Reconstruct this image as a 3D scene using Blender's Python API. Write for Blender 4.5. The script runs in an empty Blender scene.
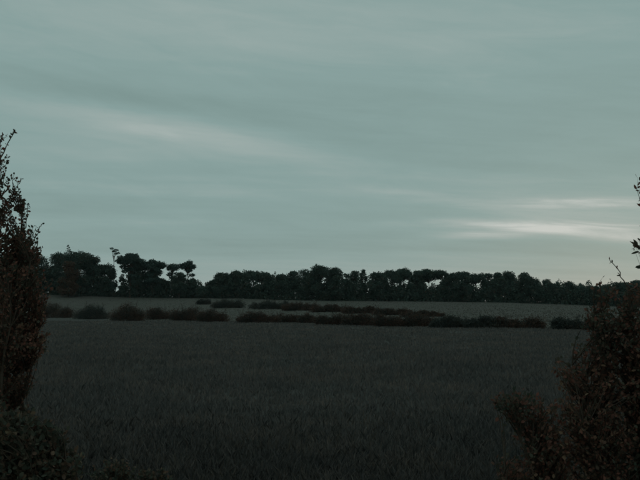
import bpy, math
import numpy as np
from mathutils import Matrix, Vector

# ------------------------------------------------------------------ camera, sky, sun, exposure
scene = bpy.context.scene
col = scene.collection
rng = np.random.default_rng(11)

F = 686.0                    # focal length in pixels of the 640x480 photograph
EYE = 2.6                    # eye height above the near field
HORIZON = 309.0              # pixel row of the level line
PITCH = math.atan((HORIZON - 240.0) / F)

cam_data = bpy.data.cameras.new('camera')
cam = bpy.data.objects.new('camera', cam_data)
col.objects.link(cam)
cam.location = (0, 0, EYE)
cam.rotation_euler = (math.pi / 2 + PITCH, 0, 0)
cam_data.sensor_width = 36.0
cam_data.lens = 36.0 * F / 640.0
cam_data.clip_start = 0.05
cam_data.clip_end = 9000.0
scene.camera = cam

SUN_EL, SUN_AZ = math.radians(3.0), math.radians(24.0)     # low, ahead and to the right, behind the cloud
world = bpy.data.worlds.new('World')
scene.world = world
world.use_nodes = True
wt = world.node_tree
world.cycles.sampling_method = 'NONE'          # an even overcast sky needs no importance map
for n in list(wt.nodes):
    wt.nodes.remove(n)


class E:
    """a value in a node tree, with arithmetic"""
    def __init__(self, nt, s):
        self.nt, self.s = nt, s

    def op(self, kind, *a, clamp=False):
        n = self.nt.nodes.new('ShaderNodeMath')
        n.operation = kind
        n.use_clamp = clamp
        for i, v in enumerate((self,) + a):
            if isinstance(v, E):
                self.nt.links.new(v.s, n.inputs[i])
            else:
                n.inputs[i].default_value = v
        return E(self.nt, n.outputs[0])

    def __add__(self, o): return self.op('ADD', o)
    def __sub__(self, o): return self.op('SUBTRACT', o)
    def __mul__(self, o): return self.op('MULTIPLY', o)
    def __truediv__(self, o): return self.op('DIVIDE', o)


def combine(nt, x, y, z):
    n = nt.nodes.new('ShaderNodeCombineXYZ')
    for i, v in enumerate((x, y, z)):
        if isinstance(v, E):
            nt.links.new(v.s, n.inputs[i])
        else:
            n.inputs[i].default_value = v
    return n.outputs[0]


def noise(nt, vec, scale, detail=4.0, rough=0.55, dist=0.0):
    n = nt.nodes.new('ShaderNodeTexNoise')
    n.inputs['Scale'].default_value = scale
    n.inputs['Detail'].default_value = detail
    n.inputs['Roughness'].default_value = rough
    n.inputs['Distortion'].default_value = dist
    if vec is not None:
        nt.links.new(vec, n.inputs['Vector'])
    return E(nt, n.outputs['Fac'])


def mix_color(nt, fac, a, b, mode='MIX'):
    n = nt.nodes.new('ShaderNodeMix')
    n.data_type = 'RGBA'
    n.blend_type = mode
    n.clamp_factor = True
    for idx, v in ((0, fac), (6, a), (7, b)):
        if isinstance(v, E):
            nt.links.new(v.s, n.inputs[idx])
        elif isinstance(v, (int, float)):
            n.inputs[idx].default_value = v
        elif isinstance(v, tuple):
            n.inputs[idx].default_value = v + (1.0,)
        else:
            nt.links.new(v, n.inputs[idx])
    return n.outputs[2]


def build_sky():
    nt = wt
    tc = nt.nodes.new('ShaderNodeTexCoord')
    sep = nt.nodes.new('ShaderNodeSeparateXYZ')
    nt.links.new(tc.outputs['Generated'], sep.inputs[0])
    X, Y, Z = (E(nt, sep.outputs[i]) for i in range(3))
    az = X.op('ARCTAN2', Y)                     # 0 straight ahead, positive to the right
    el = Z.op('ARCSINE')
    # a cloud deck overhead, seen in perspective, stretched across the view
    zz = Z.op('MAXIMUM', 0.0) + 0.09
    px, py = X / zz, Y / zz
    deck = combine(nt, px * 0.33 + py * 0.10, py * 1.25 - px * 0.16, 0.0)
    broad = noise(nt, deck, 0.8, 3.0, 0.5, 0.4)
    deck2 = combine(nt, px * 0.45, py * 2.6 - px * 0.30, 4.0)
    fine = noise(nt, deck2, 1.3, 5.0, 0.6, 0.3)
    streak_vec = combine(nt, az * 5.0, el * 60.0 + az * 5.0, 1.7)
    wisp = noise(nt, streak_vec, 1.0, 5.0, 0.65, 0.6)
    wob = (noise(nt, combine(nt, az * 4.0, el * 9.0, 8.0), 1.0, 3.0, 0.5) - 0.5) * 0.022
    ripple = noise(nt, combine(nt, az * 7.0 + el * 9.0, el * 34.0 + az * 2.6, 3.1), 1.0, 6.0, 0.62, 0.5)
    amount = (broad - 0.5) * 0.34 + (fine - 0.5) * 0.26 + (ripple - 0.5) * 0.26

    def streak(cx, cy, hx, hy, slope, amp, wispy=0.0):
        a0 = math.atan((cx - 320) / F)
        e0 = (HORIZON - cy) / F * math.cos(a0)
        da = az - a0
        v = ((el + wob) - e0 + da * slope) / (hy / F)
        u = da / (hx / F)
        g = (v * v + u * u).op('MULTIPLY', -1.0).op('EXPONENT')
        if wispy:
            g = g * ((wisp - 0.5) * (4.0 * wispy) + 1.0).op('MAXIMUM', 0.0)
        return g * amp

    for args in ((165, 131, 150, 14, .12, .28, .3), (90, 97, 190, 13, .06, -.16), (300, 40, 320, 34, .08, .12),
                 (430, 140, 260, 30, .06, -.11), (200, 215, 240, 16, .05, -.10, .3), (480, 178, 240, 10, .08, .06, .4),
                 (545, 227, 105, 6.0, .055, .42, 1.0), (575, 204, 110, 5.5, .07, .32, .9), (400, 190, 55, 5, .1, .14, .8),
                 (478, 236, 46, 3.5, .0, .32, .8), (640, 240, 55, 4.5, .12, .42, .8), (420, 250, 300, 11, .02, -.11, .3),
                 (590, 214, 90, 14, .06, .12, .6)):
        amount = amount + streak(*args)
    # the lowest few degrees are paler and warmer all along the horizon
    low = (el * -20.0).op('EXPONENT')
    amount = amount + low * 0.10
    val = amount.op('MULTIPLY_ADD', 0.5, 0.5)
    ramp = nt.nodes.new('ShaderNodeValToRGB')
    cr = ramp.color_ramp
    cr.elements[0].position, cr.elements[0].color = 0.30, (.175, .262, .248, 1)
    cr.elements[1].position, cr.elements[1].color = 0.80, (.56, .60, .575, 1)
    e = cr.elements.new(0.50)
    e.color = (.250, .360, .348, 1)
    e = cr.elements.new(0.62)
    e.color = (.345, .425, .408, 1)
    nt.links.new(val.s, ramp.inputs[0])
    warm = mix_color(nt, low * 0.45, ramp.outputs[0], (.37, .375, .355))

    sky = nt.nodes.new('ShaderNodeTexSky')
    sky.sky_type = 'NISHITA'
    sky.sun_disc = False
    sky.sun_elevation = SUN_EL
    sky.sun_rotation = SUN_AZ
    b1 = nt.nodes.new('ShaderNodeBackground')
    b1.inputs['Strength'].default_value = 0.06
    nt.links.new(sky.outputs[0], b1.inputs['Color'])
    b2 = nt.nodes.new('ShaderNodeBackground')
    b2.inputs['Strength'].default_value = 1.0
    nt.links.new(warm, b2.inputs['Color'])
    ms = nt.nodes.new('ShaderNodeMixShader')
    ms.inputs[0].default_value = 0.965           # thick cloud, little clear sky through it
    nt.links.new(b1.outputs[0], ms.inputs[1])
    nt.links.new(b2.outputs[0], ms.inputs[2])
    out = nt.nodes.new('ShaderNodeOutputWorld')
    nt.links.new(ms.outputs[0], out.inputs['Surface'])


build_sky()

sun_data = bpy.data.lights.new('sun', 'SUN')
sun_data.energy = 0.06
sun_data.angle = math.radians(14)
sun_data.color = (1.0, 0.86, 0.72)
sun = bpy.data.objects.new('sun', sun_data)
col.objects.link(sun)
sdir = Vector((math.sin(SUN_AZ) * math.cos(SUN_EL), math.cos(SUN_AZ) * math.cos(SUN_EL), math.sin(SUN_EL)))
sun.rotation_euler = sdir.to_track_quat('Z', 'Y').to_euler()
sun.location = (60, 120, 40)

vs = scene.view_settings
vs.view_transform = 'Standard'
vs.look = 'None'
vs.gamma = 1.0
vs.exposure = 0.0
vs.use_curve_mapping = False
scene.cycles.filter_width = 1.85
scene.cycles.max_bounces = 4
scene.cycles.diffuse_bounces = 3


# ------------------------------------------------------------------ helpers
def ray(px, py):
    """direction of a photograph pixel with depth (y) 1"""
    v = np.array([(px - 320) / F, -(py - 240) / F, -1.0])
    c, s = math.cos(PITCH), math.sin(PITCH)
    # camera axes: right = x, up = (0,-s,c), back = (0,-c,-s)
    d = v[0] * np.array([1.0, 0, 0]) + v[1] * np.array([0, -s, c]) + v[2] * np.array([0, -c, -s])
    return d / d[1]


def at(px, py, depth):
    return np.array([0, 0, EYE]) + ray(px, py) * depth


# the hedge across the fields runs along this line; the ground climbs behind it to the wood
def hedge_y(x):
    return np.clip(178.0 - 0.967 * (np.asarray(x, float) + 60.0), 74.0, 205.0)


CREST_Y = 292.0
CREST_PX = [-200, 0, 45, 100, 160, 200, 240, 280, 350, 450, 500, 550, 600, 640, 840]
CREST_PY = [293, 293.5, 294.5, 296.5, 298, 298, 298.5, 300, 301, 301.8, 302.5, 304, 306, 307.5, 309]


def crest_z(x, y):
    px = 320 + F * np.asarray(x, float) / np.maximum(y, 40.0)
    row = np.interp(px, CREST_PX, CREST_PY)
    return EYE + (HORIZON - row) / F * CREST_Y


def ground_z(x, y):
    x, y = np.asarray(x, float), np.asarray(y, float)
    h = hedge_y(x) + 4.0
    s = np.clip((y - h) / (CREST_Y - h), 0, 1)
    zc = crest_z(x, y)
    z = zc * s ** 1.25
    over = np.maximum(y - CREST_Y - 14.0, 0)
    z = z - np.minimum(over * 0.035, 11.0)
    und = 0.05 * np.sin(x * 0.21 + 1.0) * np.sin(y * 0.13) + 0.03 * np.sin(x * 0.53 + y * 0.31)
    return z + und * np.clip((y + 5) / 20, 0, 1)


def ground_hit(px, py):
    d = ray(px, py)
    t = np.linspace(5, 330, 6500)
    p = np.array([0, 0, EYE])[None] + d[None] * t[:, None]
    k = np.argmax(p[:, 2] <= ground_z(p[:, 0], p[:, 1]))
    if p[k, 2] > ground_z(p[k, 0], p[k, 1]):
        k = np.argmin(p[:, 2] - ground_z(p[:, 0], p[:, 1]))
    return np.array([p[k, 0], p[k, 1], float(ground_z(p[k, 0], p[k, 1]))])


class MB:
    """collects pieces of mesh; build() links them as one object"""
    def __init__(self):
        self.v, self.f, self.n = [], [], 0

    def add(self, verts, faces):
        self.v.append(np.asarray(verts, np.float32))
        self.f.append(np.asarray(faces, np.int32) + self.n)
        self.n += len(verts)

    def tube(self, pts, radii, sides=6):
        pts = np.asarray(pts, float)
        radii = np.asarray(radii, float)
        t = np.gradient(pts, axis=0)
        t /= np.linalg.norm(t, axis=1)[:, None] + 1e-9
        ref = np.where(np.abs(t[:, 2:3]) > 0.9, np.array([[1.0, 0, 0]]), np.array([[0, 0, 1.0]]))
        a = np.cross(t, ref)
        a /= np.linalg.norm(a, axis=1)[:, None] + 1e-9
        b = np.cross(t, a)
        ang = np.arange(sides) * 2 * math.pi / sides
        ring = pts[:, None] + radii[:, None, None] * (np.cos(ang)[None, :, None] * a[:, None] + np.sin(ang)[None, :, None] * b[:, None])
        n = len(pts)
        i, j = np.meshgrid(np.arange(n - 1), np.arange(sides), indexing='ij')
        j2 = (j + 1) % sides
        q = np.stack([i * sides + j, i * sides + j2, (i + 1) * sides + j2, (i + 1) * sides + j], -1).reshape(-1, 4)
        self.add(ring.reshape(-1, 3), q)

    def leaves(self, c, length, width, axis=None, hexa=False):
        """flat leaf faces round the centres c; axis gives each leaf's long direction"""
        n = len(c)
        if n == 0:
            return
        if axis is None:
            axis = rng.normal(size=(n, 3))
        axis = axis / (np.linalg.norm(axis, axis=1)[:, None] + 1e-9)
        side = np.cross(axis, rng.normal(size=(n, 3)))
        side /= np.linalg.norm(side, axis=1)[:, None] + 1e-9
        nrm = np.cross(axis, side)
        L = np.broadcast_to(length, (n,))[:, None]
        W = np.broadcast_to(width, (n,))[:, None]
        if hexa:
            curl = nrm * L * rng.uniform(-0.2, 0.2, (n, 1))
            vs_ = np.stack([c - axis * L * .5, c - axis * L * .18 + side * W * .5, c + axis * L * .2 + side * W * .42 + curl * .3,
                            c + axis * L * .5 + curl, c + axis * L * .2 - side * W * .42 + curl * .3, c - axis * L * .18 - side * W * .5], 1)
            k = 6
        else:
            j = rng.uniform(0.55, 1.0, (n, 4, 1))
            vs_ = np.stack([c - axis * L * .5 * j[:, 0], c + side * W * .5 * j[:, 1], c + axis * L * .5 * j[:, 2], c - side * W * .5 * j[:, 3]], 1)
            k = 4
        self.add(vs_.reshape(-1, 3), np.arange(n * k).reshape(n, k))

    def build(self, name, mat, parent=None, smooth=False):
        me = bpy.data.meshes.new(name)
        v = np.concatenate(self.v)
        loops = np.concatenate([f.ravel() for f in self.f])
        tot = np.concatenate([np.full(len(f), f.shape[1], np.int32) for f in self.f])
        start = np.concatenate([[0], np.cumsum(tot)[:-1]]).astype(np.int32)
        me.vertices.add(len(v))
        me.vertices.foreach_set('co', v.ravel())
        me.loops.add(len(loops))
        me.loops.foreach_set('vertex_index', loops.astype(np.int32))
        me.polygons.add(len(tot))
        me.polygons.foreach_set('loop_start', start)
        me.polygons.foreach_set('loop_total', tot)
        if smooth:
            me.polygons.foreach_set('use_smooth', np.ones(len(tot), bool))
        me.update(calc_edges=True)
        me.validate()
        me.materials.append(mat)
        o = bpy.data.objects.new(name, me)
        col.objects.link(o)
        if parent is not None:
            o.parent = parent
        return o


def thing(name, label, cat, loc, group=None):
    o = bpy.data.objects.new(name, None)
    o.empty_display_size = 0.3
    col.objects.link(o)
    o.location = tuple(float(v) for v in loc)
    o['label'] = label
    o['category'] = cat
    if group:
        o['group'] = group
    return o


# ------------------------------------------------------------------ materials
def new_mat(name):
    m = bpy.data.materials.new(name)
    m.use_nodes = True
    nt = m.node_tree
    p = nt.nodes['Principled BSDF']
    p.inputs['Roughness'].default_value = 0.75
    p.inputs['Specular IOR Level'].default_value = 0.15
    return m, nt, p


def leaf_material(name, stops, translucent=0.25, patch=0.35):
    """leaf colour varies from leaf to leaf, with larger patches of drier or greener growth"""
    m, nt, p = new_mat(name)
    g = nt.nodes.new('ShaderNodeNewGeometry')
    tc = nt.nodes.new('ShaderNodeTexCoord')
    rnd = E(nt, g.outputs['Random Per Island'])
    pat = noise(nt, tc.outputs['Object'], patch, 3.0, 0.6)
    val = (pat - 0.5) * 1.5 + rnd * 0.7 + 0.15
    ramp = nt.nodes.new('ShaderNodeValToRGB')
    cr = ramp.color_ramp
    cr.elements[0].position, cr.elements[0].color = stops[0][0], stops[0][1] + (1,)
    cr.elements[1].position, cr.elements[1].color = stops[-1][0], stops[-1][1] + (1,)
    for pos, c in stops[1:-1]:
        e = cr.elements.new(pos)
        e.color = c + (1,)
    nt.links.new(val.s, ramp.inputs[0])
    nt.links.new(ramp.outputs[0], p.inputs['Base Color'])
    tr = nt.nodes.new('ShaderNodeBsdfTranslucent')
    nt.links.new(ramp.outputs[0], tr.inputs['Color'])
    ms = nt.nodes.new('ShaderNodeMixShader')
    ms.inputs[0].default_value = translucent
    nt.links.new(p.outputs[0], ms.inputs[1])
    nt.links.new(tr.outputs[0], ms.inputs[2])
    nt.links.new(ms.outputs[0], nt.nodes['Material Output'].inputs['Surface'])
    return m


GREEN, DEEP, OLIVE = (.066, .098, .078), (.050, .078, .066), (.098, .104, .066)
RUST, BROWN, TAN = (.165, .072, .042), (.110, .064, .042), (.120, .085, .050)
M_TREE = leaf_material('tree_leaf', [(.15, DEEP), (.5, GREEN), (.78, (.080, .094, .072)), (.95, (.105, .080, .060))])
M_PINE = leaf_material('pine_needle', [(.15, (.042, .068, .062)), (.6, (.056, .086, .074)), (.95, (.072, .086, .066))], 0.1)
M_AUTUMN = leaf_material('autumn_leaf', [(.1, (.075, .056, .042)), (.5, (.115, .060, .040)), (.8, (.095, .072, .048)), (.95, GREEN)])
M_HEDGE = leaf_material('hedge_leaf', [(.15, (.046, .050, .042)), (.45, (.066, .052, .042)), (.7, (.108, .058, .042)), (.95, (.135, .080, .058))], patch=.5)
M_HEDGE_GREEN = leaf_material('green_hedge_leaf', [(.15, (.040, .050, .046)), (.5, (.054, .062, .054)), (.9, (.085, .066, .050))], patch=.5)
M_NEAR = leaf_material('hawthorn_leaf', [(.1, (.052, .062, .046)), (.35, (.092, .080, .056)), (.55, (.145, .076, .056)), (.75, (.205, .080, .058)), (.95, (.22, .14, .090))], 0.35, patch=1.1)
M_BRAMBLE = leaf_material('bramble_leaf', [(.15, (.052, .060, .046)), (.5, (.078, .074, .052)), (.8, (.135, .074, .052)), (.97, (.18, .135, .085))], 0.25, patch=2.0)


def bark_material(name, a, b):
    m, nt, p = new_mat(name)
    tc = nt.nodes.new('ShaderNodeTexCoord')
    f = noise(nt, tc.outputs['Object'], 6.0, 5.0, 0.65)
    c = mix_color(nt, (f - 0.3) * 2.2, a, b)
    nt.links.new(c, p.inputs['Base Color'])
    bp = nt.nodes.new('ShaderNodeBump')
    bp.inputs['Strength'].default_value = 0.5
    nt.links.new(f.s, bp.inputs['Height'])
    nt.links.new(bp.outputs[0], p.inputs['Normal'])
    return m


M_BARK = bark_material('bark', (.050, .042, .034), (.095, .080, .066))
M_PINE_BARK = bark_material('pine_bark', (.070, .048, .036), (.120, .078, .056))
M_TWIG = bark_material('twig', (.055, .040, .030), (.095, .070, .052))


def ground_material():
    m, nt, p = new_mat('field_soil_and_crop')
    tc = nt.nodes.new('ShaderNodeTexCoord')
    sep = nt.nodes.new('ShaderNodeSeparateXYZ')
    nt.links.new(tc.outputs['Object'], sep.inputs[0])
    X, Y = E(nt, sep.outputs[0]), E(nt, sep.outputs[1])
    big = noise(nt, tc.outputs['Object'], 0.035, 5.0, 0.6)
    mid = noise(nt, tc.outputs['Object'], 0.6, 5.0, 0.65)
    fine = noise(nt, tc.outputs['Object'], 9.0, 4.0, 0.7)
    near_c = mix_color(nt, (mid - 0.3) * 2.0, (.070, .066, .062), (.105, .096, .088))
    near_c = mix_color(nt, (big - 0.35) * 1.8, near_c, (.090, .088, .082))
    far_c = mix_color(nt, (mid - 0.3) * 2.0, (.094, .088, .080), (.140, .122, .108))
    far_c = mix_color(nt, (big - 0.4) * 2.2, far_c, (.098, .100, .084))
    # the paler pasture starts behind the hedge
    over = (Y + X * 0.967 - (178.0 - 0.967 * 60.0) - 2.0).op('MULTIPLY', 0.25, clamp=True)
    c = mix_color(nt, over, near_c, far_c)
    c = mix_color(nt, (fine - 0.35) * 0.7, c, (.045, .038, .030))
    nt.links.new(c, p.inputs['Base Color'])
    p.inputs['Roughness'].default_value = 0.95
    p.inputs['Specular IOR Level'].default_value = 0.05
    bp = nt.nodes.new('ShaderNodeBump')
    bp.inputs['Strength'].default_value = 0.6
    bp.inputs['Distance'].default_value = 0.15
    nt.links.new((mid + fine * 0.5).s, bp.inputs['Height'])
    nt.links.new(bp.outputs[0], p.inputs['Normal'])
    return m


M_GROUND = ground_material()
M_CROP = leaf_material('crop_blade', [(.1, (.086, .084, .080)), (.5, (.124, .112, .106)), (.75, (.150, .126, .112)), (.95, (.19, .150, .128))], 0.3, patch=.25)
M_SHADE_GRASS = leaf_material('shade_grass_blade', [(.1, (.052, .052, .050)), (.5, (.074, .067, .062)), (.8, (.095, .078, .066)), (.95, (.140, .112, .092))], 0.25, patch=.5)  # darker than the crop: shade on the near field put into the colour
M_PASTURE = leaf_material('pasture_blade', [(.1, (.085, .080, .070)), (.5, (.110, .100, .088)), (.95, (.145, .122, .104))], 0.3, patch=.12)


# ------------------------------------------------------------------ ground
def build_ground():
    xs = np.concatenate([-np.geomspace(1900, 130, 24), np.linspace(-120, 120, 121), np.geomspace(130, 1900, 24)])
    ys = np.concatenate([np.linspace(-400, -20, 12), np.linspace(-10, 80, 61), np.linspace(82, 330, 125), np.geomspace(336, 2600, 34)])
    gx, gy = np.meshgrid(xs, ys)
    gz = ground_z(gx, gy)
    mb = MB()
    ny, nx = gx.shape
    i, j = np.meshgrid(np.arange(ny - 1), np.arange(nx - 1), indexing='ij')
    q = np.stack([i * nx + j, i * nx + j + 1, (i + 1) * nx + j + 1, (i + 1) * nx + j], -1).reshape(-1, 4)
    mb.add(np.stack([gx, gy, gz], -1).reshape(-1, 3), q)
    o = mb.build('ground', M_GROUND, smooth=True)
    o['kind'] = 'structure'
    o['label'] = 'gently rising fields of dark short crop and pasture'
    return o


build_ground()


def blades(name, mat, label, n, dmin, dmax, size, keep):
    """standing crop as bent blades, thinning out with distance"""
    d = np.exp(rng.uniform(math.log(dmin), math.log(dmax), n))
    x = rng.uniform(-0.56, 0.56, n) * d + rng.uniform(-1.5, 1.5, n)
    y = d
    k = keep(x, y)
    x, y, d = x[k], y[k], d[k]
    n = len(x)
    z = ground_z(x, y)
    big = np.maximum(1.0, d / 14.0)
    h = size * rng.uniform(0.45, 1.25, n) * (0.85 + 0.2 * np.sin(x * .35 + 2 * np.sin(y * .11)) * np.sin(y * .23)) * np.minimum(big, 1.8) ** 0.35
    w = 0.012 * rng.uniform(0.6, 1.4, n) * np.minimum(big, 9)
    a = rng.uniform(0, 2 * math.pi, n)
    lean = rng.uniform(0.1, 0.75, n) * h
    la = rng.uniform(0, 2 * math.pi, n)
    sx, sy = np.cos(a) * w, np.sin(a) * w
    lx, ly = np.cos(la) * lean, np.sin(la) * lean
    b0 = np.stack([x - sx, y - sy, z - 0.01], -1)
    b1 = np.stack([x + sx, y + sy, z - 0.01], -1)
    m0 = np.stack([x - sx * .8 + lx * .35, y - sy * .8 + ly * .35, z + h * .6], -1)
    m1 = np.stack([x + sx * .8 + lx * .35, y + sy * .8 + ly * .35, z + h * .6], -1)
    t = np.stack([x + lx, y + ly, z + h], -1)
    vv = np.stack([b0, b1, m1, t, m0], 1).reshape(-1, 3)
    mb = MB()
    mb.add(vv, np.arange(n * 5).reshape(n, 5))
    o = mb.build(name, mat)
    o['kind'] = 'stuff'
    o['label'] = label
    o['category'] = 'crop' if 'crop' in name else 'grass'
    return o


blades('crop_stubble', M_CROP, 'dark short crop covering the near field', 155000, 6.5, 150.0, 0.20, lambda x, y: y < hedge_y(x) - 0.5)
blades('shade_grass', M_SHADE_GRASS, 'added rough grass, coloured dark for the shade over the near field', 75000, 5.0, 19.0, 0.25, lambda x, y: rng.uniform(0, 1, len(x)) < np.clip((18.5 - y) / 11.0, 0, 1))  # added grass; its dark colour stands for shade, fading out with distance
blades('pasture_grass', M_PASTURE, 'paler rough grass on the slope between hedge and wood', 45000, 80.0, 291.0, 0.16, lambda x, y: y > hedge_y(x) + 2.0)


# ------------------------------------------------------------------ far trees
def lobes_for(H, W, kind):
    """crown lobes (centre, radii) in metres for a tree of height H and width W"""
    L = []
    if kind == 'slim':
        for i in range(7):
            a, r = rng.uniform(0, 2 * math.pi), W * .5 * math.sqrt(rng.uniform(0, .7))
            s = W * rng.uniform(.11, .19)
            L.append(((r * math.cos(a), r * math.sin(a), H * .93 - .14 * H * (r / (W * .5)) ** 2 - rng.uniform(0, .05) * H), (s, s, s * .55)))
    elif kind == 'pine':
        for i in range(20):
            a, r = rng.uniform(0, 2 * math.pi), W * .42 * math.sqrt(rng.uniform(0, 1))
            z = H * (.70 + .20 * math.sqrt(max(0, 1 - (r / (W * .5)) ** 2))) - rng.uniform(0, .09) * H
            s = W * rng.uniform(.13, .20)
            L.append(((r * math.cos(a), r * math.sin(a), z), (s, s, s * .75)))
        for i in range(11):
            a, r = rng.uniform(0, 2 * math.pi), W * .5 * rng.uniform(.1, .85)
            s = W * rng.uniform(.08, .15)
            L.append(((r * math.cos(a), r * math.sin(a), H * rng.uniform(.36, .74)), (s * 1.2, s * 1.2, s * .7)))
    elif kind == 'open':
        for i in range(26):
            a, r = rng.uniform(0, 2 * math.pi), W * .46 * math.sqrt(rng.uniform(0, 1))
            z = H * (.66 + .25 * math.sqrt(max(0, 1 - (r / (W * .5)) ** 2))) - rng.uniform(0, .16) * H
            s = W * rng.uniform(.14, .21)
            L.append(((r * math.cos(a), r * math.sin(a), z), (s, s, s * .8)))
        for i in range(9):
            a, r = rng.uniform(0, 2 * math.pi), W * .5 * rng.uniform(.1, 1)
            s = W * rng.uniform(.16, .24)
            L.append(((r * math.cos(a), r * math.sin(a), H * rng.uniform(.10, .42)), (s * 1.2, s * 1.2, s)))
    else:                                           # full round crown, leafy almost to the ground
        for i in range(34):
            u = rng.uniform(.10, .92)
            prof = math.sqrt(max(.12, 1 - (abs(u - .45) / .52) ** 2.4))
            a, r = rng.uniform(0, 2 * math.pi), W * .40 * prof * math.sqrt(rng.uniform(.05, 1))
            s = W * rng.uniform(.15, .24)
            L.append(((r * math.cos(a), r * math.sin(a), min(H * u, H - s * .8)), (s, s, s * .85)))
        L.append(((0, 0, H - W * .16), (W * .22, W * .22, W * .15)))
    top = max(c[2] + r[2] for c, r in L)
    return [((c[0], c[1], c[2] + (H - top if c[2] > H * .5 else 0)), r) for c, r in L]


def far_tree(name, label, cat, px, top, base, wpx, kind, depth, mat, group, leaf=0.70, dens=1.0):
    p = at(px, base, depth)
    gz = float(ground_z(p[0], depth))
    t = at(px, top, depth)
    H = t[2] - gz
    W = wpx / F * depth
    root = thing(name, label, cat, (p[0], depth, gz), group)
    L = lobes_for(H, W, kind)
    trunk, crown = MB(), MB()
    bend = rng.normal(0, .03 * H, 2)
    th = H * (.84 if kind in ('pine', 'slim') else .72)
    s = np.linspace(0, 1, 7)
    tp = np.stack([bend[0] * s ** 2, bend[1] * s ** 2, -0.15 + (th + .15) * s], -1)
    r0 = max(.12, H * (.016 if kind == 'slim' else .022))
    trunk.tube(tp, r0 * (1 - .75 * s), 7)
    for c, r in L:
        c = np.array(c)
        k = np.clip(c[2] / th - .22, .15, .95)
        a = np.array([np.interp(k, s, tp[:, i]) for i in range(3)])
        q = np.linspace(0, 1, 5)[:, None]
        mid = (a + c) / 2 + rng.normal(0, .04 * H, 3) * np.array([1, 1, .4])
        pts = (1 - q) ** 2 * a + 2 * q * (1 - q) * mid + q ** 2 * c
        trunk.tube(pts, r0 * .38 * (1 - .8 * q[:, 0]), 5)
        vol = r[0] * r[1] * r[2]
        n = int(dens * np.clip(150 * vol ** .62, 70, 1000) * (.55 / leaf) ** 2)
        d = rng.normal(size=(n, 3))
        d /= np.linalg.norm(d, axis=1)[:, None]
        rad = rng.uniform(.25, 1.06, (n, 1)) ** .6
        pos = c + d * rad * np.array(r) * (1 + .22 * np.sin(d[:, :1] * 5 + c[0] * 3) * np.cos(d[:, 2:] * 6))
        crown.leaves(pos, leaf * rng.uniform(.6, 1.35, n), leaf * .8 * rng.uniform(.6, 1.35, n))
        # sprays that break the outline
        m = max(6, n // 25)
        dd = rng.normal(size=(m, 3))
        dd /= np.linalg.norm(dd, axis=1)[:, None]
        crown.leaves(c + dd * np.array(r) * rng.uniform(1.05, 1.32, (m, 1)), leaf * .7, leaf * .5)
    trunk.build('trunk', M_PINE_BARK if kind in ('pine', 'slim') else M_BARK, root, smooth=True)
    crown.build('crown', mat, root)
    return root


ORD = ['first', 'second', 'third', 'fourth', 'fifth', 'sixth', 'seventh', 'eighth', 'ninth', 'tenth', 'eleventh', 'twelfth']


def crest_row(px):
    return float(np.interp(px, CREST_PX, CREST_PY))


LG = 'trees of the clump beside the tall russet bush'
B, P, O, S = 'full', 'pine', 'open', 'slim'
left_wood = [
    (8, 252, 34, B, M_TREE, 'dark tree mostly hidden behind the tall russet bush at the picture edge'),
    (33, 255, 26, B, M_TREE, 'dark tree just emerging from behind the twiggy russet bush'),
    (57, 252.5, 28, B, M_TREE, 'round dark tree next to the russet bush, a thin bare spike above it'),
    (77, 250.5, 28, B, M_TREE, 'highest bushy tree of the left clump, right behind the reddish-brown one'),
    (90, 255, 17, B, M_TREE, 'narrow tree with a square shoulder where the left clump steps down'),
    (102, 263.5, 20, B, M_TREE, 'low round tree at the foot of the lone spindly pine'),
    (110, 268, 12, B, M_TREE, 'small dark tree under the lone pine, last before the sky gap'),
]
for i, (px, top, w, k, m, lab) in enumerate(left_wood):
    far_tree('broadleaf_tree', lab, 'tree', px, top, crest_row(px), w * 1.2, k, 293 + (i % 3) * 4, m, LG)
far_tree('autumn_tree', 'small reddish-brown autumn tree in front of the left clump', 'tree', 68, 261, 295.8, 21, B, 284, M_AUTUMN, None)
far_tree('bare_sapling', 'thin bare spike of a tree poking above the left clump', 'tree', 67, 245, 295.8, 4, S, 300, M_TREE, None, leaf=.35, dens=.5)
far_tree('umbrella_pine', 'lone spindly pine with a tiny flat crown on a bare trunk', 'tree', 112.5, 247.5, 297, 12, S, 296, M_PINE, None, leaf=.38, dens=.8)

PG = 'pines and trees of the clump between the two sky gaps'
pines = [
    (130, 253, 25, P, M_PINE, 'tallest flat-topped pine of the clump, right of the lone spindly pine', 1.6),
    (152, 259.5, 24, P, M_PINE, 'second broad pine of the clump, dome just lower than the tallest', 1.6),
    (171, 263, 17, P, M_PINE, 'thin see-through pine between the broad pine and the last pine', .7),
    (188, 260.5, 18, P, M_PINE, 'last pine of the clump, round dark top beside the open sky gap', 1.3),
    (122, 274, 9, B, M_TREE, 'small low tree at the near edge of the sky gap under the lone pine', 1.0),
    (138, 262, 24, B, M_TREE, 'dense dark tree filling the space below the tallest pine', 1.2),
    (154, 267, 20, B, M_TREE, 'dense dark tree filling the space below the second broad pine', 1.2),
    (163, 280, 14, B, M_TREE, 'low dark tree below the see-through pine', 1.0),
    (179, 272, 14, B, M_TREE, 'dark bushy tree between the see-through pine and the last pine', 1.0),
    (192, 278, 11, B, M_TREE, 'small dark tree tucked under the last pine of the clump', 1.0),
]
for i, (px, top, w, k, m, lab, dn) in enumerate(pines):
    far_tree('scots_pine' if k == P else 'broadleaf_tree', lab, 'tree', px, top, crest_row(px), w * 1.05, k, 290 + (i % 4) * 3, m, PG, dens=dn)

WG = 'trees of the long wood along the crest'


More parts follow.
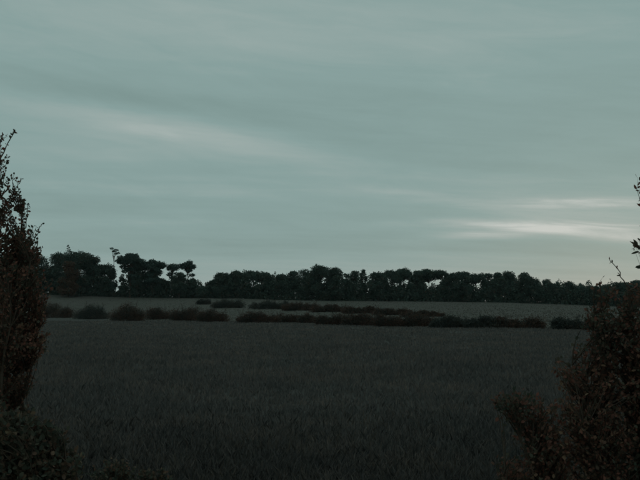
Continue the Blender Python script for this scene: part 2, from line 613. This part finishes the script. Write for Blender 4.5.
def run(items, fmt):
    """a run of trees counted from a landmark that can be found in the photograph"""
    for i, (px, top, w, k) in enumerate(items):
        m = M_PINE if k == P else M_TREE
        nm = 'scots_pine' if k == P else 'broadleaf_tree'
        far_tree(nm, fmt.format(ORD[i]), 'tree', px, top, crest_row(px), w * 1.12, k, 292 + (i * 5 % 11), m, WG)


run([(203, 286, 14, B), (212, 280, 13, B)], '{} low dark tree right of the last pine, in the dip of the skyline')
run([(221, 272.5, 18, B), (234, 270.5, 20, B), (248, 270.5, 18, O), (260, 271, 17, O), (270, 275, 14, B), (281, 274, 18, B), (293, 271, 18, B), (306, 269, 18, B)],
    '{} dark crown of the long wood counted from the dip up to the highest dome')
far_tree('broadleaf_tree', 'highest dome-shaped tree in the middle of the long wood', 'tree', 320, 265, crest_row(320), 27, B, 292, M_TREE, WG, dens=1.2)
run([(335, 267, 18, B), (346, 273, 13, B), (355, 270.5, 14, B), (363, 269, 9, B)], '{} dark crown between the highest dome and the pale chink in the wood')
run([(378, 272, 20, B), (391, 270, 20, O), (404, 267.8, 22, O), (417, 270, 18, B), (430, 268.5, 21, O), (443, 269.8, 16, B), (453, 272.8, 14, B)],
    '{} tree right of the pale chink, standing above the long stretch of lower hedge')
run([(463, 271.3, 19, B), (476, 273, 18, O), (489, 273, 16, B), (499, 272, 16, B), (511, 271, 20, B), (525, 272, 20, B)],
    '{} tree of the level-topped stretch that ends at a sharp step down')
run([(537, 279.5, 13, B), (547, 278.7, 18, B), (557, 283, 13, B), (569, 281.5, 18, B), (582, 285, 16, B), (595, 286, 17, B), (608, 284, 18, B), (621, 282, 18, B), (636, 280, 20, B)],
    '{} tree of the low tail of the wood, counted from the sharp step down')


# shrubs and bracken under the wood that nobody could count
def undergrowth():
    mb = MB()
    px_t = [-60, 40, 92, 112, 114, 119, 122, 160, 163, 168, 172, 198, 204, 216, 240, 366, 372, 440, 530, 640, 700]
    hp_t = [30, 30, 26, 20, 6, 6, 16, 22, 17, 17, 22, 20, 12, 16, 27, 25, 21, 20.5, 24, 24, 24]
    n = 115000
    px = rng.uniform(-70, 710, n)
    dep = 294 + rng.uniform(-3, 16, n)
    lump = .76 + .24 * np.sin(px * .43) * np.sin(px * .171 + 1) + .14 * np.sin(px * 1.3 + dep)
    hp = np.interp(px, px_t, hp_t) * lump
    x = (px - 320) / F * dep
    h = hp / F * dep * rng.uniform(0, 1, n) ** 1.35
    z = ground_z(x, dep) + h
    c = np.stack([x, dep, z], -1)
    mb.leaves(c, rng.uniform(.55, 1.2, n), rng.uniform(.45, 1.0, n))
    o = mb.build('woodland_undergrowth', M_TREE)
    o['kind'] = 'stuff'
    o['label'] = 'dark undergrowth closing the wood below its crowns'
    o['category'] = 'undergrowth'


undergrowth()


# ------------------------------------------------------------------ hedgerow shrubs
def shrub(name, label, x0, x1, top, base, mat, group, leaf=.16, spikes=0, cat='shrub', depth_scale=.75):
    cx = (x0 + x1) / 2
    g = ground_hit(cx, base)
    D = g[1]
    W = (x1 - x0) / F * D
    H = at(cx, top, D)[2] - g[2]
    root = thing(name, label, cat, g, group)
    fol, stems = MB(), MB()
    nl = max(9, int(W / H * 9))
    wave = rng.uniform(0, 6.28, 3)
    for i in range(nl):
        u = (i + .5) / nl * 2 - 1 + rng.normal(0, .08)
        s = min(H * rng.uniform(.20, .40), W * .3)
        hx = u * (W / 2 - s * .6)
        cap = (1 - .30 * abs(u) ** 4) * (.88 + .13 * math.sin(hx * 1.1 + wave[0]) + .10 * math.sin(hx * 2.7 + wave[1]))
        zt = min(H * 1.04, H * cap * rng.uniform(.84, 1.10)) - s * .85
        for z in (s * .55, (s * .55 + zt) / 2, zt):
            c = np.array([hx + rng.normal(0, .25 * s), rng.uniform(-1, 1) * H * .36 * depth_scale, max(z, s * .5)])
            n = int(np.clip(330 * s ** 1.7 * (.16 / leaf) ** 2, 90, 1500))
            d = rng.normal(size=(n, 3))
            d /= np.linalg.norm(d, axis=1)[:, None]
            rag = 1 + .3 * np.sin(d[:, :1] * 4 + wave[2] + i) * np.cos(d[:, 2:] * 5 + i * 2)
            pos = c + d * rng.uniform(.25, 1.25, (n, 1)) ** .7 * rag * np.array([s * 1.15, s, s * .9])
            pos = pos[pos[:, 2] > 0.02]
            n = len(pos)
            fol.leaves(pos, leaf * rng.uniform(.6, 1.6, n), leaf * .8 * rng.uniform(.6, 1.5, n))
        b = np.array([hx * .8, rng.normal(0, .1), -.08])
        q = np.linspace(0, 1, 5)[:, None]
        mid = np.array([hx * .95 + rng.normal(0, .1), 0, H * .4])
        e = np.array([hx + rng.normal(0, .15), rng.normal(0, .15), H * min(cap, 1) * .9])
        stems.tube((1 - q) ** 2 * b + 2 * q * (1 - q) * mid + q ** 2 * e, .045 * (1.15 - q[:, 0]), 5)
    for i in range(spikes + max(4, int(W / 1.2))):       # thin shoots above the outline
        hx = rng.uniform(-.42, .42) * W
        hh = H * rng.uniform(.95, 1.18 if i >= spikes else 1.5)
        q = np.linspace(0, 1, 5)
        pts = np.stack([hx + rng.normal(0, .25) * q ** 2, .2 * rng.normal() * q, H * .5 + (hh - H * .5) * q], -1)
        stems.tube(pts, .03 * (1.2 - q), 4)
        k = 26
        t = rng.uniform(.25, 1, k)
        c = np.stack([np.interp(t, q, pts[:, j]) for j in range(3)], -1) + rng.normal(0, .11, (k, 3))
        fol.leaves(c, leaf * rng.uniform(.7, 1.3, k), leaf * .7 * np.ones(k))
    fol.build('foliage', mat, root)
    stems.build('stem', M_TWIG, root, smooth=True)
    return root


HG = 'shrubs of the front hedge across the fields'
front = [
    (34, 60, 303, 317.5, M_HEDGE, 'reddish hedge shrub half behind the russet bush', 1),
    (58, 73, 305, 317.5, M_HEDGE, 'small russet hedge shrub beside the russet bush, before the first opening', 0),
    (76, 107, 304.5, 319, M_HEDGE_GREEN, 'wide hedge shrub with bare saplings standing up from its top', 3),
    (112, 146, 303.5, 321, M_HEDGE, 'biggest rounded hedge shrub, domed like a haystack', 0),
    (146, 171, 307, 319, M_HEDGE, 'low hedge shrub to the right of the haystack-shaped one', 1),
    (170, 199, 306.5, 320.5, M_HEDGE, 'taller hedge shrub second to the right of the haystack-shaped one', 1),
    (197, 228, 309.5, 321.5, M_HEDGE, 'hedge shrub just below the separate dark bush on the slope', 0),
    (237, 277, 311.5, 322.5, M_HEDGE, 'long low hedge shrub with a thin opening on its left', 0),
    (276, 301, 313, 322, M_HEDGE, 'lowest hedge shrub, where the two hedges run side by side', 0),
    (300, 320, 314, 322.5, M_HEDGE, 'short low hedge shrub just left of the thicker hedge stretch', 0),
    (317, 347, 313.5, 325, M_HEDGE, 'hedge shrub where the front hedge begins to thicken, mid picture', 1),
    (345, 377, 313, 325.5, M_HEDGE, 'second shrub of the thick hedge stretch, russet touched', 1),
    (375, 407, 314, 326.5, M_HEDGE, 'third shrub of the thick hedge stretch, below the bright chinks', 0),
    (405, 437, 314, 326.5, M_HEDGE, 'shrub at which the slanting hedge meets the front hedge', 0),
    (435, 467, 315.5, 327.5, M_HEDGE_GREEN, 'first hedge shrub past the meeting of both hedges', 0),
    (465, 496, 316.5, 328, M_HEDGE_GREEN, 'second hedge shrub past the meeting of both hedges', 1),
    (494, 521, 317, 328.5, M_HEDGE, 'third hedge shrub past the meeting of both hedges', 0),
    (519, 544, 316.5, 328.5, M_HEDGE, 'rounded last hedge shrub before the gateway opening', 0),
    (551, 587, 317.5, 329, M_HEDGE_GREEN, 'square hedge shrub right of the gateway opening', 0),
    (586, 622, 318.5, 330.5, M_HEDGE, 'hedge shrub half hidden behind the right foreground bush', 0),
]
for x0, x1, t, b, m, lab, sp in front:
    shrub('hedge_shrub', lab, x0 - (2.5 if 280 < x0 < 540 or x0 > 580 else (-.5 if x0 > 540 else .8)), x1 + (2.5 if 260 < x1 < 530 or x1 > 600 else (-.5 if x1 > 530 else .8)), t - .3, b + .3, m, HG, leaf=.19, spikes=sp)

SG = 'shrubs of the slanting hedge on the slope'
slant = [
    (196, 211, 298, 304.5, 'small dark bush alone on the slope under the dip of the skyline'),
    (212, 244, 299, 308, 'separate oval dark bush on the slope above the front hedge'),
    (251, 286, 300.5, 309, 'first dark shrub of the slanting hedge, farthest up the slope'),
    (285, 317, 302, 310.5, 'second shrub down the slanting hedge'),
    (316, 347, 304, 312, 'third shrub down the slanting hedge, mid picture'),
    (346, 377, 306, 313.5, 'fourth shrub down the slanting hedge, below the pale chink in the wood'),
    (376, 407, 308, 315, 'fifth shrub down the slanting hedge'),
    (406, 440, 310.5, 317, 'last low shrub of the slanting hedge'),
]
for i, (x0, x1, t, b, lab) in enumerate(slant):
    shrub('hedge_shrub' if i > 1 else 'field_bush', lab, x0 - (0 if i < 3 else 4), x1 + (0 if i < 2 else 4), t, b, M_HEDGE_GREEN if i < 3 else M_HEDGE, SG, leaf=.24)


# ------------------------------------------------------------------ foreground bushes
def bush(name, label, cat, base, stems_to, sprays, mat, leaf, depth, twig_r=.006, slim=1.0):
    """stems rise from base points to given points, twigs spread from them into ellipsoidal sprays, leaves sit along the twigs.
    sprays: (px, py, half width px, half height px, half depth m, depth offset m, twigs, leaves per twig)"""
    root = thing(name, label, cat, (base[0], base[1], float(ground_z(base[0], base[1]))))
    o0 = np.array([base[0], base[1], float(ground_z(base[0], base[1]))])
    wood, fol = MB(), MB()
    nodes = []
    for (px, py, off, bx, by, r) in stems_to:
        e = at(px, py, depth + off) - o0
        b = np.array([bx, by, -.1])
        shoot = r < .015 and cat == 'bush' and e[2] > 2.0
        if shoot:                                     # a young shoot off the upper growth, leafy towards its tip
            b = e + np.array([-math.copysign(rng.uniform(.16, .26), e[0]), rng.normal(0, .08), -rng.uniform(.34, .5)])
        q = np.linspace(0, 1, 12)[:, None]
        mid = np.array([b[0] * .4 + e[0] * .5, b[1] * .4 + e[1] * .5, e[2] * .62]) + rng.normal(0, .12, 3)
        if shoot:
            mid = (b + e) / 2 + rng.normal(0, .05, 3)
        pts = (1 - q) ** 2 * b + 2 * q * (1 - q) * mid + q ** 2 * e
        pts[1:-1] += rng.normal(0, .006 if shoot else .02, (10, 3))
        wood.tube(pts, (r * .45 if shoot else r) * (1 - .85 * q[:, 0]) + .002, 6)
        if not shoot:
            nodes.append(pts[3:])
        if shoot:
            n = 9 if r < .008 else 26
            t = 1 - rng.uniform(0, .8 if r > .008 else .5, n) ** 1.2
            pos = np.stack([np.interp(t, q[:, 0], pts[:, j]) for j in range(3)], -1)
            ax = rng.normal(size=(n, 3)) + (e - b)
            ax /= np.linalg.norm(ax, axis=1)[:, None]
            L = leaf * rng.uniform(.6, 1.2, n)
            fol.leaves(pos + ax * L[:, None] * .55, L, L * .62, ax, hexa=True)
    nodes = np.concatenate(nodes)
    for (px, py, hx, hy, hd, off, nt_, per) in sprays:
        nl = int(per * 1.3)
        D = depth + off
        c = at(px, py, D) - o0
        R = np.array([hx / F * D, hd, hy / F * D])
        for i in range(nt_):
            d = rng.normal(size=3)
            d /= np.linalg.norm(d)
            e = c + d * R * rng.uniform(.1, 1.0) ** .5
            if e[2] < .05:
                e[2] = rng.uniform(.05, .3)
            # the twig leaves a stem somewhat below its end
            k = np.argmin(np.linalg.norm(nodes - (e - np.array([0, 0, .28])), axis=1) + rng.uniform(0, .25, len(nodes)))
            a = nodes[k]
            ln = np.linalg.norm(e - a)
            if ln > .75:                              # a long reach starts from inside the spray, on a side branch
                a2 = e + (a - e) * (.55 / ln) + rng.normal(0, .06, 3)
                if rng.uniform() < .22:
                    q = np.linspace(0, 1, 6)[:, None]
                    wood.tube(a + (a2 - a) * q + np.array([0, 0, .12]) * np.sin(q * math.pi), .009 * (1.2 - q[:, 0]), 5)
                a = a2
            q = np.linspace(0, 1, 5)[:, None]
            mid = (a + e) / 2 + rng.normal(0, .05, 3) + np.array([0, 0, .05])
            pts = (1 - q) ** 2 * a + 2 * q * (1 - q) * mid + q ** 2 * e
            wood.tube(pts, twig_r * (1.15 - q[:, 0]), 3)
            t = rng.uniform(.1, 1.03, nl)
            pos = np.stack([np.interp(t, q[:, 0], pts[:, j]) for j in range(3)], -1)
            tang = (pts[-1] - pts[0]) / (np.linalg.norm(pts[-1] - pts[0]) + 1e-9)
            ax = rng.normal(size=(nl, 3)) + tang * .7
            ax /= np.linalg.norm(ax, axis=1)[:, None]
            L = leaf * rng.uniform(.6, 1.25, nl)
            fol.leaves(pos + ax * L[:, None] * .6, L, L * slim * rng.uniform(.5, .8, nl), ax, hexa=True)
    wood.build('branches', M_TWIG, root, smooth=True)
    f = fol.build('foliage', mat, root)
    return root


# tall bush at the left edge
lb = at(-40, 480, 6.2)
bush('hawthorn_bush', 'tall russet twiggy bush rising at the left edge of the field', 'bush', (lb[0], 6.2),
     [(-30, 150, 0, -.1, 0, .045), (-6, 140, .1, .05, .1, .022), (15, 131, .1, .1, 0, .014), (21, 178, 0, .15, .1, .012), (28, 204, .1, .2, 0, .012), (42, 224, 0, .25, .1, .012), (37, 246, .1, .25, -.1, .012), (-5, 200, -.2, .15, -.1, .035), (22, 215, .1, .2, .05, .028), (-60, 230, .2, -.3, .1, .04),
      (30, 262, -.1, .3, 0, .03), (36, 330, .1, .35, .1, .03), (10, 300, -.3, .2, -.2, .03)],
     [(-18, 160, 24, 36, .35, 0, 50, 12), (4, 152, 9, 20, .2, .05, 15, 10), (4, 186, 13, 22, .25, .05, 30, 12), (-4, 208, 20, 24, .3, 0, 52, 13), (14, 212, 14, 16, .3, 0, 20, 11), (14, 236, 20, 14, .3, 0, 44, 13), (35, 228, 7, 8, .15, 0, 5, 7), (34, 245, 10, 10, .2, 0, 13, 10), (0, 240, 30, 14, .35, 0, 60, 15),
      (5, 255, 34, 24, .45, 0, 150, 14), (-35, 240, 40, 60, .5, 0, 160, 14), (20, 282, 29, 26, .45, 0, 190, 15), (8, 318, 36, 26, .5, 0, 230, 15),
      (33, 342, 17, 15, .3, -.1, 70, 13), (0, 352, 36, 22, .5, 0, 150, 14), (-50, 340, 50, 80, .6, 0, 260, 15), (2, 384, 24, 22, .45, 0, 110, 14)],
     M_NEAR, .029, 6.2)
# lower bush in front of it
lb = at(-10, 480, 5.2)
bush('bramble_bush', 'low dark bramble spilling into the field below the tall russet bush', 'bush', (lb[0], 5.2),
     [(20, 425, 0, .1, 0, .016), (50, 432, .1, .3, .1, .014), (-20, 420, .1, -.2, 0, .018), (66, 462, 0, .4, -.1, .012), (35, 450, -.2, .2, -.2, .014)],
     [(10, 425, 34, 16, .4, 0, 150, 13), (45, 438, 20, 13, .3, 0, 70, 12), (18, 462, 52, 26, .45, 0, 300, 14), (62, 466, 18, 16, .3, 0, 60, 12), (30, 500, 60, 24, .5, 0, 260, 14),
      (-30, 450, 40, 50, .5, 0, 170, 13)],
     M_BRAMBLE, .040, 5.2)

# bush at the right edge
rb = at(650, 480, 5.4)
bush('hawthorn_bush', 'spreading reddish bush filling the lower right corner of the field', 'bush', (rb[0], 5.4),
     [(609, 258, .1, -.1, .1, .007), (600, 325, .1, -.25, .1, .026), (630, 290, -.1, 0, 0, .028), (572, 365, 0, -.4, 0, .022), (500, 398, -.2, -.5, -.1, .020),
      (530, 440, -.1, -.6, -.1, .018), (650, 330, .2, .1, .2, .035), (640, 400, 0, .05, -.1, .028), (585, 430, -.2, -.3, -.2, .022), (505, 470, -.3, -.7, -.2, .016)],
     [(628, 290, 26, 13, .3, 0, 34, 9), (612, 318, 29, 16, .35, 0, 100, 11), (632, 340, 38, 26, .4, 0, 150, 12), (606, 345, 30, 16, .35, 0, 62, 10), (568, 368, 15, 12, .25, 0, 30, 10), (625, 385, 40, 28, .45, 0, 190, 13),
      (580, 384, 26, 12, .3, 0, 34, 10), (512, 398, 26, 8, .25, -.2, 46, 11), (548, 404, 28, 9, .25, -.1, 44, 11), (590, 425, 50, 22, .4, -.1, 190, 12), (545, 440, 34, 16, .35, -.1, 84, 11),
      (640, 440, 50, 40, .5, 0, 300, 13), (575, 465, 62, 24, .45, -.1, 280, 12), (516, 470, 26, 16, .3, -.2, 60, 11), (600, 505, 110, 24, .5, 0, 330, 12), (690, 380, 50, 90, .6, 0, 300, 13),
      (606, 282, 12, 6, .15, .1, 7, 7)],
     M_NEAR, .031, 5.4)
# the tall shoot at the very edge of the frame
sb = at(668, 480, 3.6)
bush('overhanging_branch', 'dark leafy shoot reaching in at the right edge against the sky', 'branch', (sb[0], 3.6),
     [(662, 140, 0, -.02, 0, .010), (660, 215, .1, .05, 0, .012), (663, 258, 0, 0, 0, .010)],
     [(637, 246, 4, 4, .03, 0, 8, 6), (641, 241, 5, 6, .04, 0, 7, 6), (642, 181, 4, 10, .05, 0, 12, 7), (646, 196, 5, 8, .05, 0, 8, 6), (668, 240, 12, 50, .1, 0, 26, 7), (672, 310, 14, 60, .12, 0, 40, 8)],
     M_NEAR, .036, 3.6, twig_r=.003, slim=.72)
# weeds at the foot of the frame
for (px, dep, hpx, wpx, lab) in ((112, 9.6, 30, 26, 'low weed clump at the bottom edge, next to the bramble'),
                                (150, 9.3, 22, 24, 'farther low weed clump at the bottom edge, out in the crop')):
    wb = at(px, 480, dep)
    ytop = 488 - hpx
    bush('weed_clump', lab, 'weeds', (wb[0], dep),
         [(px - 8, ytop, 0, 0, 0, .008), (px + 6, ytop + 4, 0, .1, .05, .008), (px + 14, ytop + 12, 0, .15, -.05, .008)],
         [(px, ytop + 14, wpx, 13, .3, 0, 110, 9), (px + 4, ytop + 34, wpx * 1.2, 16, .35, 0, 120, 9)],
         M_BRAMBLE, .045, dep, twig_r=.004)


# ------------------------------------------------------------------ the evening air between here and the wood
def haze():
    x0, x1, y0, y1, z0, z1 = -1950.0, 1950.0, -450.0, 2650.0, -10.5, 42.0
    v = [(x, y, z) for z in (z0, z1) for y in (y0, y1) for x in (x0, x1)]
    f = [(0, 2, 3, 1), (4, 5, 7, 6), (0, 1, 5, 4), (2, 6, 7, 3), (0, 4, 6, 2), (1, 3, 7, 5)]
    m = bpy.data.materials.new('evening_air')
    m.use_nodes = True
    nt = m.node_tree
    nt.nodes.remove(nt.nodes['Principled BSDF'])
    pv = nt.nodes.new('ShaderNodeVolumePrincipled')
    pv.inputs['Color'].default_value = (.86, .93, .96, 1)
    pv.inputs['Density'].default_value = 0.00006
    nt.links.new(pv.outputs[0], nt.nodes['Material Output'].inputs['Volume'])
    mb = MB()
    mb.add(v, f)
    o = mb.build('haze', m)
    o['kind'] = 'stuff'
    o['label'] = 'thin evening haze over the fields'


haze()
